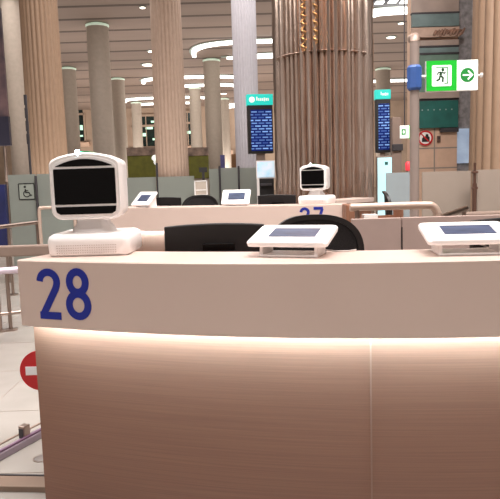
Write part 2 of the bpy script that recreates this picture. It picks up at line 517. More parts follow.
# ------------------------------------------------------------------ counters
def sweep(curve, section, off=(0, 0, 0)):
    """section (offset behind the front, z) carried along the plan curve"""
    mb = MB(off); rings = []
    n = len(curve)
    for i in range(n):
        a = Vector(curve[max(i - 1, 0)]); b = Vector(curve[min(i + 1, n - 1)])
        tt = (b - a).normalized(); nn = Vector((-tt.y, tt.x)); p = Vector(curve[i])
        rings.append([Vector((p.x + nn.x * o, p.y + nn.y * o, z)) for o, z in section])
    return mb.loft(rings)


ZT = 1.2; ZB = ZC - 0.570


def arc(cx, cy, r, a0, a1, n=14, sx=1.0):
    return [(cx + r * sx * math.cos(math.radians(a0 + (a1 - a0) * k / n)), cy + r * math.sin(math.radians(a0 + (a1 - a0) * k / n))) for k in range(n + 1)]


DIG = {   # strokes in a box 0..0.5 wide, 0..1 high (centre lines for a stroke 0.15 wide)
    '2': [arc(0.25, 0.73, 0.185, 178, -20, 14) + [(0.40, 0.60), (0.095, 0.075)], [(0.03, 0.075), (0.49, 0.075)]],
    '8': [arc(0.25, 0.725, 0.195, 0, 375, 25, 0.85), arc(0.25, 0.29, 0.215, 0, 375, 25, 0.9)],
    '7': [[(0.0, 0.925), (0.47, 0.925)], [(0.43, 0.90), (0.16, 0.0)]],
}


def counter(front, x0, x1, label, loc, digits, seam, dscale=0.207, led=True):
    """front(x) -> y of the curved front; digits: (char, x_left, z_bottom)"""
    off = Vector(loc)
    t = thing('service_counter', label, 'counter', loc, 0, 'curved service counters')
    N = 48

    def cv(a, b, n=N): return [(a + (b - a) * k / n, front(a + (b - a) * k / n)) for k in range(n + 1)]
    sweep(cv(x0, x1), [(0, ZT - 0.004), (0.004, ZT), (0.336, ZT), (0.34, ZT - 0.004), (0.34, ZT - 0.045), (0.045, ZT - 0.045), (0.045, ZB + 0.004), (0.041, ZB), (0.004, ZB), (0, ZB + 0.004)], off).build('countertop', WHITE, t, smooth=40)
    xi0, xi1 = x0 - 0.044, x1 - 0.035
    sec = [(0.115, ZT - 0.05), (0.145, ZT - 0.05), (0.145, 0.08), (0.115, 0.08)]
    cuts = [xi0] + seam + [xi1]
    for a, b in zip(cuts[:-1], cuts[1:]):
        sweep(cv(a + 0.002, b - 0.002, 24), sec, off).build('front_panel', WOOD, t, smooth=40)
    for sx in seam:
        sweep(cv(sx - 0.003, sx + 0.003, 2), [(0.111, ZT - 0.06), (0.142, ZT - 0.06), (0.142, 0.08), (0.111, 0.08)], off).build('joint_strip', mat('pale_oak_strip', (150, 116, 100), 0.6), t)
    sweep(cv(xi0 + 0.01, xi1, 40), [(0.046, ZB + 0.05), (0.075, ZB + 0.05), (0.075, ZB + 0.038), (0.046, ZB + 0.012)], off).build('light_strip', LED, t)
    sweep(cv(xi0 + 0.03, xi1), [(0.15, 0.08), (0.17, 0.08), (0.17, 0.0), (0.15, 0.0)], off).build('plinth', TAUPE, t, smooth=40)
    for xe, sg in ((x0 + 0.02, 1), (x1 - 0.06, 1)):
        y = front(xe) + 0.17
        MB(off).box((xe + 0.015, y + 0.45, 0.56), (0.03, 0.86, 1.12)).build('side_panel', WOODE, t)
    sweep(cv(xi0 + 0.05, xi1 - 0.05), [(0.14, 0.76), (0.95, 0.76), (0.95, 0.73), (0.14, 0.73)], off).build('desk', WHITE, t, smooth=40)
    nm = MB(off)
    for ch, xl, zb in digits:
        def fn(u, v, d, xl=xl, zb=zb):
            x = xl + u * dscale
            return Vector((x, front(x) - 0.0012 - d, zb + v * dscale))
        for k, st in enumerate(DIG[ch]):
            st2 = []
            for a, b in zip(st[:-1], st[1:]):
                st2 += [a]
            st2.append(st[-1])
            nm.stroke(st2, 0.142, fn, 0.0015 + 0.0002 * k)
    o = nm.build('counter_number', BLUEN, t)
    return t


def front28(x): return 2.18 - 0.2089 * x + 0.1131 * x * x


def xfront(px, py, fr):
    """x where the ray through a pixel meets a counter front"""
    d = at(px, py, 1.0) - CP
    Y = 2.2
    for _ in range(30):
        Y = 0.5 * Y + 0.5 * fr(d.x * Y)
    return d.x * Y, ZC + d.z * Y


x0, _ = xfront(18.5, 280, front28)
xs, _ = xfront(367.5, 420, lambda x: front28(x) + 0.12)
d2 = xfront(39.5, 318.5, front28); d8 = xfront(67.8, 319.5, front28)
c28 = counter(front28, x0, 2.3, 'large white and oak counter 28 filling the foreground', (0.5, 2.6, 0),
              [('2', d2[0], d2[1]), ('8', d8[0], d8[1])], [xs])

A27 = at(107, 207, 7.3); B27 = at(346, 203.5, 6.45)


def front27(x):
    u = (x - A27.x) / (B27.x - A27.x)
    return A27.y + (B27.y - A27.y) * u - 0.18 * u * (1 - u) * 4 * 0.5


e2 = at(299.5, 226.0, 6.6); e7 = at(313.5, 225.5, 6.55)
c27 = counter(front27, A27.x, B27.x, 'white counter 27 standing behind the foreground counter', ((A27.x + B27.x) / 2, 7.2, 0),
              [('2', e2.x, ZT - 0.228), ('7', e7.x, ZT - 0.228)], [0.1])


# ------------------------------------------------------------------ face-camera kiosks
def make_kiosk(label, loc, rz):
    t = thing('face_camera_kiosk', label, 'kiosk', loc, rz, 'white face-camera kiosks')
    # base: low rounded block with a groove pattern, front towards -y
    def bring(ins, z, yb=0.31):
        return [Vector((x, y, z)) for x, y in rrect(0.005, yb / 2, 0.345 - 2 * ins, yb - 2 * ins, 0.035 - ins * 0.5, 6)]
    MB().loft([bring(0.012, 0.0), bring(0.004, 0.008), bring(0.0, 0.062), bring(0.006, 0.082), bring(0.022, 0.092)]).build('base', WHITEP, t, smooth=50)
    g = MB()
    for k in range(26):
        for r in range(4):
            g.box((-0.12 + k * 0.0096, -0.0008, 0.016 + r * 0.010), (0.005, 0.002, 0.003))
    g.build('speaker_grille', mat('grille_grey', (200, 188, 182), 0.6), t)
    # neck
    def nring(w, d, y, z): return [Vector((a, b, z)) for a, b in rrect(0, y, w, d, min(w, d) * 0.35, 5)]
    MB().loft([nring(0.185, 0.14, 0.15, 0.088), nring(0.17, 0.125, 0.15, 0.108), nring(0.135, 0.09, 0.145, 0.132), nring(0.13, 0.085, 0.14, 0.18)]).build('neck', WHITEP, t, smooth=60)
    # head
    hw = 0.147; zb = 0.150; zs = zb + 0.226; zp = zb + 0.274

    def outline(ins=0.0, n=9):
        w = hw - ins; pts = []
        rb = 0.045
        for k in range(n + 1):
            a = math.radians(180 + 90 * k / n); pts.append((-w + rb + rb * math.cos(a), zb + ins + rb + rb * math.sin(a)))
        for k in range(n + 1):
            a = math.radians(270 + 90 * k / n); pts.append((w - rb + rb * math.cos(a), zb + ins + rb + rb * math.sin(a)))
        rt = 0.03
        for k in range(n + 1):
            a = math.radians(0 + 68 * k / n); pts.append((w - rt + rt * math.cos(a), zs - ins + rt * math.sin(a) - 0.004))
        for k in range(1, 14):
            u = 1 - 2 * k / 14.0
            pts.append(((w - rt * 0.62) * u, zs - ins + 0.026 + (zp - zs - 0.026) * (1 - u * u)))
        for k in range(n + 1):
            a = math.radians(112 + 68 * k / n); pts.append((-w + rt + rt * math.cos(a), zs - ins + rt * math.sin(a) - 0.004))
        return pts
    yf = 0.035
    rr = []
    for ins, y in ((0.014, yf + 0.004), (0.006, yf), (0.0, yf + 0.008), (0.0, yf + 0.05), (0.003, yf + 0.052), (0.004, yf + 0.15), (0.014, yf + 0.185), (0.04, yf + 0.20)):
        rr.append([Vector((x, y, z)) for x, z in outline(ins)])
    MB().loft(rr).build('head', WHITEP, t, smooth=40)
    # black display glass in three panes behind slim white bars
    y0 = yf - 0.001
    face = MB()
    face.extr([Vector((x, y0 + 0.006, z)) for x, z in outline(0.015)], (0, -0.006, 0)).build('bezel', WHITEP, t, bevel=0.002)
    def pane(pts): return MB().extr([Vector((x, y0 - 0.0005, z)) for x, z in pts], (0, -0.003, 0))
    pane(rrect(0, zb + 0.136, 0.254, 0.146, 0.004)).build('screen', BLACKS, t, bevel=0.001)
    low = [(-0.126, zb + 0.054), (-0.122, zb + 0.032), (-0.106, zb + 0.022), (0.106, zb + 0.022), (0.122, zb + 0.032), (0.126, zb + 0.054)]
    pane(low).build('sensor_window', BLACKS, t, bevel=0.001)
    up = [(-0.118, zb + 0.218), (0.118, zb + 0.218)] + [(0.112 * u, zb + 0.222 + 0.026 * (1 - u * u)) for u in [1 - 2 * k / 12 for k in range(13)]]
    pane(up).build('camera_window', BLACKS, t, bevel=0.001)
    lm = MB()
    lm.loft([[Vector((x * s_, y, zp - 0.012 + h)) for x, h in [(-0.045, 0), (0.05, 0), (0.045, 0.011), (0.02, 0.0165), (-0.02, 0.0165), (-0.04, 0.011)]] for s_, y in ((0.9, yf + 0.01), (1, yf + 0.02), (1, yf + 0.045), (0.9, yf + 0.055))])
    lm.build('status_lamp', KGREEN, t, smooth=60)
    MB().lathe([(0.009, -0.01), (0.009, 0.004), (0.005, 0.008)], (-0.025, yf + 0.008, zp + 0.002), 14).build('indicator_bulb', LED, t, smooth=60)
    return t


pk = atz(86.8, 256.5, ZT)
kiosk = make_kiosk('white face-camera kiosk on left end of counter 28', (pk.x, pk.y, ZT), math.radians(-1))
pk2 = atz(312, 204.5, ZT)
dup(kiosk, (pk2.x, pk2.y, ZT), math.radians(-25), 'white face-camera kiosk above number 27 on the rear counter')


# ------------------------------------------------------------------ signature tablets
def make_tablet(label, loc, rz, tilt=12.5, rise=0.04):
    t = thing('signature_tablet', label, 'tablet', loc, rz, 'white counter-top tablets')
    w, d = 0.315, 0.215
    sl = math.radians(tilt)
    Mx = Matrix.Rotation(sl, 3, 'X')
    base = Vector((0, 0, rise))

    def tp(x, y, z): return Mx @ Vector((x, y, z)) + base

    def ring(ins, z):
        pts = rrect(0, d / 2, w - 2 * ins, d - 2 * ins, 0.016, 5)
        # gently bowed rear edge
        return [tp(x, y + (0.014 * (1 - (2 * x / w) ** 2) if y > d * 0.7 else 0), z) for x, y in pts]
    MB().loft([ring(0.012, -0.004), ring(0.002, 0.0), ring(0, 0.014), ring(0.004, 0.020), ring(0.008, 0.022)]).build('housing', WHITEP, t, smooth=45)
    MB().extr([tp(x, y, 0.0222) for x, y in rrect(0.006, d * 0.52, 0.185, 0.105, 0.003)], Mx @ Vector((0, 0, 0.0012))).build('screen', GREYT, t)
    MB().box((0, 0.095, 0.004), (0.23, 0.15, 0.008)).build('base_plate', WHITEP, t, bevel=0.003)
    for sx in (-1, 1):
        MB().extr([Vector((sx * 0.1, 0.025, 0.006)), Vector((sx * 0.1, 0.16, 0.006)), Vector((sx * 0.1, 0.15, rise + 0.148 * math.tan(sl))), Vector((sx * 0.1, 0.035, rise + 0.034 * math.tan(sl) - 0.002))], (sx * 0.014, 0, 0)).build('leg', WHITEP, t, bevel=0.002)
    MB().tube([(0.05, 0.15, 0.03), (0.1, 0.17, 0.012), (0.15, 0.175, 0.006), (0.2, 0.19, 0.006), (0.22, 0.23, 0.006)], 0.003, 8).build('cable', mat('cable_grey', (190, 180, 176), 0.5), t, smooth=60)
    return t


pa = atz(286, 258, ZT)
tab = make_tablet('white tablet in the middle of counter 28, in front of the chair', (pa.x, pa.y, ZT), math.radians(-20))
pb = atz(473, 256, ZT)
dup(tab, (pb.x, pb.y, ZT), math.radians(-5), 'white tablet at right edge on counter 28')
pc = atz(148, 205.2, ZT); pd = atz(236, 204.6, ZT)
tab2 = make_tablet('white tablet on left part of counter 27, tilted sideways', (pc.x, front27(pc.x) + 0.05, ZT), math.radians(-42), 44, 0.012)
dup(tab2, (pd.x, front27(pd.x) + 0.04, ZT), math.radians(-8), 'white tablet on counter 27 right of the rear chair')


# ------------------------------------------------------------------ office chairs and monitors
def make_chair(label, loc, rz, w=0.50, top=1.3):
    t = thing('office_chair', label, 'chair', loc, rz, 'black mesh office chairs')
    h = 0.62; zb = top - h

    def ol(ins):
        pts = []
        for k in range(25):
            a = PI * k / 24
            c = math.cos(a); s_ = math.sin(a)
            pts.append(((w / 2 - ins) * math.copysign(abs(c) ** 0.75, c), zb + h - 0.20 + (0.20 - ins) * abs(s_) ** 0.8))
        pts += [(-(w / 2 - 0.04 - ins), zb + ins), ((w / 2 - 0.04 - ins), zb + ins)]
        return pts
    bend = lambda x, z: 0.10 * (2 * x / w) ** 2 * -0.6 + 0.06 * (z - zb)
    o, i = ol(0), ol(0.026)
    mb = MB()
    for a, b in ((0.0, 0.03),):
        mb.loft([[Vector((x, bend(x, z) + a, z)) for x, z in o], [Vector((x, bend(x, z) + b, z)) for x, z in o],
                 [Vector((x, bend(x, z) + b, z)) for x, z in i], [Vector((x, bend(x, z) + a, z)) for x, z in i],
                 [Vector((x, bend(x, z) + a, z)) for x, z in o]], cap=False)
    mb.build('back_frame', BLACK, t, smooth=50)
    mb = MB(); grid = []
    pi_ = ol(0.024)
    prs = [(pi_[24 - k], pi_[k]) for k in range(12, -1, -1)] + [((pi_[25][0] + (pi_[24][0] - pi_[25][0]) * u, pi_[25][1] + (pi_[24][1] - pi_[25][1]) * u), (pi_[26][0] + (pi_[0][0] - pi_[26][0]) * u, pi_[26][1] + (pi_[0][1] - pi_[26][1]) * u)) for u in (0.75, 0.5, 0.25, 0.0)]
    for (xa, za), (xb, zb2) in prs:
        grid.append([Vector((xa + (xb - xa) * k / 12, bend(xa + (xb - xa) * k / 12, za) + 0.012, za)) for k in range(13)])
    mb.loft(grid, cap=False, closed=False)
    om = mb.build('mesh_back', MESHB, t, smooth=60)
    sm = om.modifiers.new('solid', 'SOLIDIFY'); sm.thickness = 0.006
    MB().extr([Vector((x, y, 0.47)) for x, y in rrect(0, -0.24, 0.48, 0.46, 0.09, 6)], (0, 0, 0.07)).build('seat', MESHB, t, bevel=0.02, smooth=40)
    MB().tube([(0, 0.02, zb + 0.12), (0, 0.05, 0.6), (0, 0.0, 0.5), (0, -0.2, 0.46)], 0.022, 10).build('back_bar', BLACK, t, smooth=60)
    for sx in (-1, 1):
        a = MB().tube([(sx * 0.2, -0.2, 0.48), (sx * 0.27, -0.2, 0.5), (sx * 0.285, -0.2, 0.68)], 0.014, 8)
        a.box((sx * 0.285, -0.2, 0.695), (0.07, 0.24, 0.025)).build('armrest', BLACK, t, bevel=0.006)
    MB().lathe([(0.03, 0.1), (0.03, 0.3), (0.02, 0.3), (0.02, 0.47)], (0, -0.22, 0), 16).build('gas_lift', STEEL, t, smooth=40)
    for k in range(5):
        a = 2 * PI * k / 5 + 0.3
        leg = MB().tube([(0, -0.22, 0.11), (0.29 * math.cos(a), -0.22 + 0.29 * math.sin(a), 0.075)], [0.024, 0.016], 8).build('leg', BLACK, t, smooth=60)
        cst = MB()
        for q in (-1, 1):
            ct = Vector((0.29 * math.cos(a), -0.22 + 0.29 * math.sin(a), 0.03)); ax = Vector((-math.sin(a), math.cos(a), 0))
            cst.disk(ct + ax * (0.006 * q), 0.03, (math.cos(a), math.sin(a), 0), (0, 0, 1), ax * 0.016 * q, 16)
        cst.build('caster', BLACK, leg)
    return t


pch = at(315, 215, 3.15)
chair = make_chair('black mesh office chair behind counter 28 near the middle tablet', (pch.x, 3.15, 0), math.radians(10), top=pch.z)
pch2 = at(200, 193.5, 8.0)
dup(chair, (pch2.x, 8.0, pch2.z - pch.z if False else 0), math.radians(-14), 'black mesh office chair showing between the tablets on counter 27')
pch3 = at(390, 206, 7.2)
dup(chair, (pch3.x, 7.3, 0), math.radians(80), 'black office chair seen under the handrail right of counter 27')


def make_monitor(label, loc, rz):
    t = thing('desk_monitor', label, 'monitor', loc, rz, 'black staff monitors')
    w, h = 0.47, 0.30; zb = 0.225
    pts = [(-w / 2, zb), (w / 2, zb), (w / 2, zb + h)] + [(w / 2 - w * k / 8, zb + h + 0.010 * (1 - (1 - k / 4) ** 2)) for k in range(1, 8)] + [(-w / 2, zb + h)]
    MB().loft([[Vector((x, y, z)) for x, z in pts] for y in (0.0, 0.03)]).build('back_shell', BLACK, t, bevel=0.006)
    MB().extr([Vector((x, 0.0305, z)) for x, z in rrect(0, zb + h / 2, w - 0.024, h - 0.024, 0.004)], (0, 0.002, 0)).build('screen', BLACKS, t)
    MB().box((0.02, -0.006, zb + 0.20), (0.15, 0.014, 0.035)).build('connector_cover', BLACKS, t, bevel=0.002)
    MB().box((0, -0.022, 0.19), (0.05, 0.03, 0.36)).build('stand_post', BLACK, t, bevel=0.005)
    MB().extr([Vector((x, y, 0)) for x, y in rrect(0, 0, 0.24, 0.18, 0.03, 5)], (0, 0, 0.015)).build('stand_foot', BLACK, t)
    return t


pmn = at(214, 229, 2.88)
mon = make_monitor('black monitor seen from behind, left of the chair at counter 28', (pmn.x, 2.88, 0.76), math.radians(-2))
pm2 = at(524, 223.5, 2.72)
dup(mon, (pm2.x, 2.72, 0.76), math.radians(4), 'black monitor at the right edge behind the right tablet')
pm3 = at(276, 198, 7.5)
m3 = dup(mon, (pm3.x, 7.42, 0.76), math.radians(-18), 'black monitor peeking over counter 27 left of its kiosk')
pm4 = at(166, 200, 8)
dup(mon, (pm4.x, 7.75, 0.76), math.radians(-20), 'black monitor low behind the left tablet of counter 27')


# ------------------------------------------------------------------ booth partition, handrails (right)
a = at(352, 217.5, 4.6); b = at(402, 220.5, 4.6); c = at(520, 214, 4.6)
t = thing('booth_partition', 'low pinkish grey partition behind the right of counter 28', 'partition', (b.x, 4.6, 0))
for xa, xb in ((a.x, b.x - 0.004), (b.x + 0.004, c.x)):
    MB((b.x, 4.6, 0)).box(((xa + xb) / 2, 4.63, (b.z + 0.05) / 2 + 0.02), (xb - xa, 0.05, b.z - 0.05)).build('panel', PINKP, t, bevel=0.003)
MB((b.x, 4.6, 0)).box(((a.x + c.x) / 2, 4.63, 0.03), (c.x - a.x, 0.07, 0.06)).build('plinth', BLACK, t)
MB((b.x, 4.6, 0)).box((b.x, 4.615, b.z / 2), (0.008, 0.03, b.z - 0.1)).build('joint_strip', BLACK, t)

# wooden shelf end beside counter 27
p0 = at(346, 203, 6.2); p1 = at(359, 203, 6.2)
t = thing('open_shelf_unit', 'oak-sided open shelf unit at right end of counter 27', 'shelf', (p0.x, 6.2, 0))
w_ = at(377, 203, 6.2).x - p0.x
MB().box((0.065, 0.16, 0.6), (0.13, 0.32, 1.2)).build('side_panel', WOODE, t, bevel=0.004)
MB().box((w_ + 0.25, 0.16, 0.6), (0.03, 0.32, 1.2)).build('side_panel', WOODE, t, bevel=0.004)
MB().box((w_ / 2 + 0.19, 0.31, 0.55), (w_ + 0.12, 0.02, 1.04)).build('back_panel', WOODE, t)
for z in (0.35, 0.72, 1.02):
    MB().box((w_ / 2 + 0.19, 0.16, z), (w_ + 0.1, 0.28, 0.025)).build('shelf', WOODE, t)
tag(MB().box((p0.x + 0.26, 6.33, 1.065), (0.14, 0.14, 0.06)).build('paper_stack', SIGNW), 'small white stack of forms in oak shelf unit', 'paper')
# return slab of counter 27 going back to the right
a = at(336, 200.3, 7.0); b = at(374, 198, 7.5)
t = thing('return_counter', 'narrow white ledge running back behind kiosk on counter 27', 'counter', (a.x, 7.0, 0))
d_ = Vector((b.x - a.x, 0.5, 0)); nn = Vector((-d_.y, d_.x, 0)).normalized() * 0.3
zt = a.z
MB().extr([Vector((0, 0, zt - 0.05)), Vector((d_.x, d_.y, zt - 0.05)), Vector((d_.x, d_.y, zt - 0.05)) + nn, Vector((0, 0, zt - 0.05)) + nn], (0, 0, 0.05)).build('ledge', WHITE, t, bevel=0.004)
MB().extr([Vector((0.02, 0.03, 0)), Vector((d_.x - 0.03, d_.y + 0.02, 0)), Vector((d_.x - 0.03, d_.y + 0.02, 0)) + nn * 0.3, Vector((0.02, 0.03, 0)) + nn * 0.3], (0, 0, zt - 0.05)).build('support_panel', WOODE, t)


def at_path(pts, Y): return [at(x, y, Y) for x, y in pts]


def smooth_path(pts, n=8):
    out = []
    P = [pts[0]] + list(pts) + [pts[-1]]
    for i in range(1, len(P) - 2):
        for k in range(n):
            u = k / n
            out.append(0.5 * ((2 * P[i]) + (P[i + 1] - P[i - 1]) * u + (2 * P[i - 1] - 5 * P[i] + 4 * P[i + 1] - P[i + 2]) * u * u + (3 * P[i] - P[i - 1] - 3 * P[i + 1] + P[i + 2]) * u ** 3))
    out.append(pts[-1])
    return out


# looped handrail in front of the pole
Y = 5.1
l = at(350, 205, Y); r_ = at(434, 204.5, Y)
t = thing('handrail', 'beige tubular handrail with a rounded end beside the exit sign pole', 'handrail', (l.x, Y, 0))
off = Vector((l.x, Y, 0)); zh = l.z - 0.02
path = [Vector((l.x, Y, zh)), Vector((l.x + 0.3, Y, zh)), Vector((r_.x - 0.08, Y, zh)), Vector((r_.x - 0.01, Y, zh - 0.012)), Vector((r_.x + 0.025, Y, zh - 0.06)), Vector((r_.x + 0.03, Y, zh - 0.14)), Vector((r_.x + 0.03, Y, 0.3))]
MB(off).tube(smooth_path(path), 0.033, 14).build('top_rail', TAUPE if False else mat('beige_tube', (204, 180, 164), 0.35, 0.3), t, smooth=60)
for x in (l.x + 0.06, ):
    MB(off).tube([(x, Y, 0.0), (x, Y, zh)], 0.022, 12).build('post', STEEL, t, smooth=60)
MB(off).tube([(r_.x + 0.03, Y, 0.0), (r_.x + 0.03, Y, 0.3)], 0.03, 12).build('post', STEEL, t, smooth=60)
MB(off).tube([(l.x, Y, 0.5), (r_.x + 0.03, Y, 0.5)], 0.018, 10).build('lower_rail', STEEL, t, smooth=60)

# slanted rail behind right tablet
a = at(428, 222, 5.25); b = at(466, 208.5, 6.2)
t = thing('slanted_handrail', 'grey handrail running away behind the right tablet', 'handrail', (a.x, a.y, 0))
off = Vector((a.x, a.y, 0))
MB(off).tube([a, b], 0.028, 12).build('top_rail', STEEL, t, smooth=60)
for u in (0.3, 0.95):
    q = a.lerp(b, u)
    MB(off).tube([(q.x, q.y, 0), q], 0.02, 12).build('post', STEEL, t, smooth=60)
a = at(464, 211, 6.5); b = at(540, 207, 6.5)
t = thing('low_bench_rail', 'wide taupe guard rail below the frosted glass at right', 'handrail', (a.x, 6.5, 0))
off = Vector((a.x, 6.5, 0))
MB(off).box(((a.x + b.x) / 2, 6.5, a.z - 0.06), (b.x - a.x, 0.09, 0.10)).build('top_rail', TAUPE, t, bevel=0.02)
for x in (a.x + 0.1, b.x - 0.1):
    MB(off).box((x, 6.5, (a.z - 0.1) / 2), (0.05, 0.05, a.z - 0.1)).build('post', TAUPE, t, bevel=0.004)
MB(off).box(((a.x + b.x) / 2, 6.5, a.z - 0.3), (b.x - a.x, 0.05, 0.06)).build('lower_rail', BLACK, t, bevel=0.01)

# frosted glass partitions at right with stanchion
def glass_panel(x0, yt, x1, D, m, label, name='glass_partition', zbot=0.06):
    a = at(x0, yt, D); b = at(x1, yt, D)
    t = thing(name, label, 'partition', ((a.x + b.x) / 2, D, 0), 0, 'frosted glass partitions')
    w = b.x - a.x
    MB().box((0, 0, (a.z + zbot) / 2), (w, 0.02, a.z - zbot)).build('pane', m, t)
    MB().box((0, 0, 0.03), (w, 0.06, 0.06)).build('floor_channel', STEEL, t)
    return t


glass_panel(386, 173, 412, 9.6, FROSTB, 'pale bluish glass panel left of the exit sign pole')
glass_panel(422, 172, 470.5, 8.2, FROSTW, 'warm frosted glass panel between exit sign pole and brown stanchion')
glass_panel(472.5, 170, 540, 8.0, FROSTW, 'warm frosted glass panel right of the brown stanchion')
p = at(471.5, 211, 8.05); q = at(471.5, 163, 8.05)
t = thing('glass_clamp_stanchion', 'slim brown post with clamps between frosted glass panels', 'post', (p.x, 7.95, 0))
BR = mat('brown_metal', (112, 84, 72), 0.35, 0.6)
MB().lathe([(0.05, 0), (0.05, 0.02), (0.017, 0.03), (0.017, q.z)], n=16).build('post', BR, t, smooth=40)
for z in (q.z - 0.12, q.z - 0.32):
    MB().box((0, 0, z), (0.075, 0.05, 0.03)).build('clamp', BR, t, bevel=0.004)
MB().lathe([(0.026, q.z - 0.62), (0.028, q.z - 0.6), (0.028, q.z - 0.28), (0.026, q.z - 0.26)], n=16).build('sleeve', BR, t, smooth=40)

# ------------------------------------------------------------------ exit sign on its pole
Y = 5.6
top = at(413.5, 42, Y); q = at(414.5, 78, Y)
t = thing('sign_pole', 'tall grey pole with blue wrap that holds the exit sign', 'pole', (q.x, Y, 0))
off = Vector((q.x, Y, 0))
MB().tube([(0, 0, 0.02), (0, 0, top.z)], 0.041, 18).build('shaft', STEEL if False else mat('satin_grey_pole', (172, 156, 148), 0.4, 0.3), t, smooth=60)
MB().tube([(0, 0, top.z), (0, 0.0, top.z + 0.02), (0.02, 0.06, top.z + 0.05), (0.02, 0.16, top.z + 0.06)], 0.043, 14).build('elbow', TAUPE, t, smooth=60)
MB().lathe([(0.12, 0), (0.12, 0.015), (0.05, 0.03)], n=24).build('foot', STEEL, t, smooth=40)
z0 = at(414.5, 90.5, Y).z; z1 = at(414.5, 65.5, Y).z
MB().lathe([(0.052, z0), (0.066, z0 + 0.02), (0.066, z1 - 0.02), (0.052, z1)], n=8).build('blue_wrap', BLUEC, t)
a = at(426, 61.5, Y); b = at(477, 90.5, Y)
cx = (a.x + b.x) / 2; cz = (at(451, 61, Y).z + at(451, 90.5, Y).z) / 2
w = b.x - a.x; h = 29.0 * Y / FPX
zc = cz
MB().tube([(0.05, 0, zc - 0.0), (a.x - q.x - 0.004, -0.0, zc)], 0.014, 10).build('bracket', SIGNW, t, smooth=60)
es = thing('exit_sign', 'lit green and white running-man exit sign with arrow', 'sign', (cx, Y, zc))
MB().box((0, 0.012, 0), (w, 0.05, h)).build('housing', SIGNW, es, bevel=0.004)
gw = w * 0.59
MB().box((-w / 2 + gw / 2, -0.0155, 0), (gw, 0.006, h * 0.99)).build('green_face', GREENL, es)
MB().box((w / 2 - (w - gw) / 2, -0.0155, 0), (w - gw, 0.006, h * 0.99)).build('white_face', WHLIT, es)
px_ = Y / FPX
gx = -w / 2 + gw * 0.5
pic = MB().extr([Vector((x, -0.0185, z)) for x, z in rrect(gx, 0, 19 * px_, 20 * px_, 0.012)], (0, -0.002, 0)).build('pictogram_plate', WHLIT, es)
man = MB()
fn = lambda u, v, d: Vector((gx + u * px_, -0.0206 - d, v * px_))
man.disk(fn(1.0, 5.6, 0), 1.5 * px_, (1, 0, 0), (0, 0, 1), (0, -0.001, 0), 16)
for st, wd in (([(-0.4, 3.6), (-1.4, 0.2)], 2.6), ([(0.2, 3.4), (2.4, 2.2), (3.6, 3.6)], 1.2), ([(-1.0, 3.6), (-3.6, 3.0), (-4.2, 0.8)], 1.2),
               ([(-1.2, 0.2), (1.2, -2.0), (0.8, -6.0)], 1.7), ([(-1.6, 0.0), (-2.4, -3.4), (-5.2, -4.8)], 1.7)):
    man.stroke(st, wd, fn, 0.001)
man.build('running_man', DGREEN, es)
dr = MB()
for st in ([(5.6, 7.6), (5.6, -7.4)], [(-5.8, 7.6), (6.0, 7.6)], [(2.2, -7.2), (6.2, -7.2)]):
    dr.stroke(st, 0.9, fn, 0.0008)
dr.build('doorway_mark', ARROWG, es)
ax_ = w / 2 - (w - gw) * 0.5
MB().disk((ax_, -0.0185, 0), 6.8 * px_, (1, 0, 0), (0, 0, 1), (0, -0.0016, 0)).build('arrow_disc', ARROWG, es)
ar = MB(); fn2 = lambda u, v, d: Vector((ax_ + u * px_, -0.0202 - d, v * px_))
ar.stroke([(-4.6, 0), (4.0, 0)], 1.6, fn2, 0.001); ar.stroke([(0.4, 4.2), (4.6, 0), (0.4, -4.2)], 1.6, fn2, 0.0012)
ar.build('arrow', WHLIT, es)
kn = MB().tube([(w / 2 - 0.004, 0, -0.002), (w / 2 + 0.03, 0, -0.002), (w / 2 + 0.03, 0, -0.002), (w / 2 + 0.045, 0, -0.002)], [0.008, 0.008, 0.022, 0.02], 12)
kn.build('end_knob', SIGNW, es)


# ------------------------------------------------------------------ mural wall at right
Y = 15.0
def xz(px, py, Y): p = at(px, py, Y); return p.x, p.z
xl = at(411, 110, Y).x; xr = at(458, 110, Y).x
t = struct(MB().box(((xl + xr) / 2, Y + 0.2, ZCEIL / 2), (xr - xl, 0.3, ZCEIL)).build('wall_mural', PEACH))
# stone-clad return face to its right
struct(MB().box((xr + 0.24, Y + 0.9, ZCEIL / 2), (0.46, 1.3, ZCEIL)).build('wall_return', STONE))
za = at(464, 128, Y).z; zb_ = at(464, 163, Y).z
tag(MB().box((xr + 0.18, Y + 0.2, (za + zb_) / 2), (0.3, 0.06, za - zb_)).build('lit_blue_panel', BLUELIT), 'pale blue glowing panel low on the stone return right of the tiles', 'panel')
bands = [(-12, 12.5, MBEIGE, 0.0, 'beige mural band at the very top of the right-hand wall'),
         (14.5, 27, MTEAL, 0.02, 'muted teal mural band under the topmost beige band'),
         (28, 38, MSAND, 0.05, 'sandy mural band carrying mocha relief figures'),
         (40.5, 46, MBEIGE, 0.02, 'thin beige mural band just under the sandy band'),
         (47.8, 53, MTEAL, 0.0, 'thin teal mural band above the exit sign'),
         (55, 92, mat('sage_panel', (112, 140, 126), 0.4, noise=0.15, nscale=3), 0.0, 'sage green mural panel behind the exit sign'),
         (92.5, 99, MBEIGE, 0.08, 'pinkish beige ledge band just below the exit sign'),
         (101, 128, GTEAL, 0.02, 'deep teal mural board above the peach tiles')]
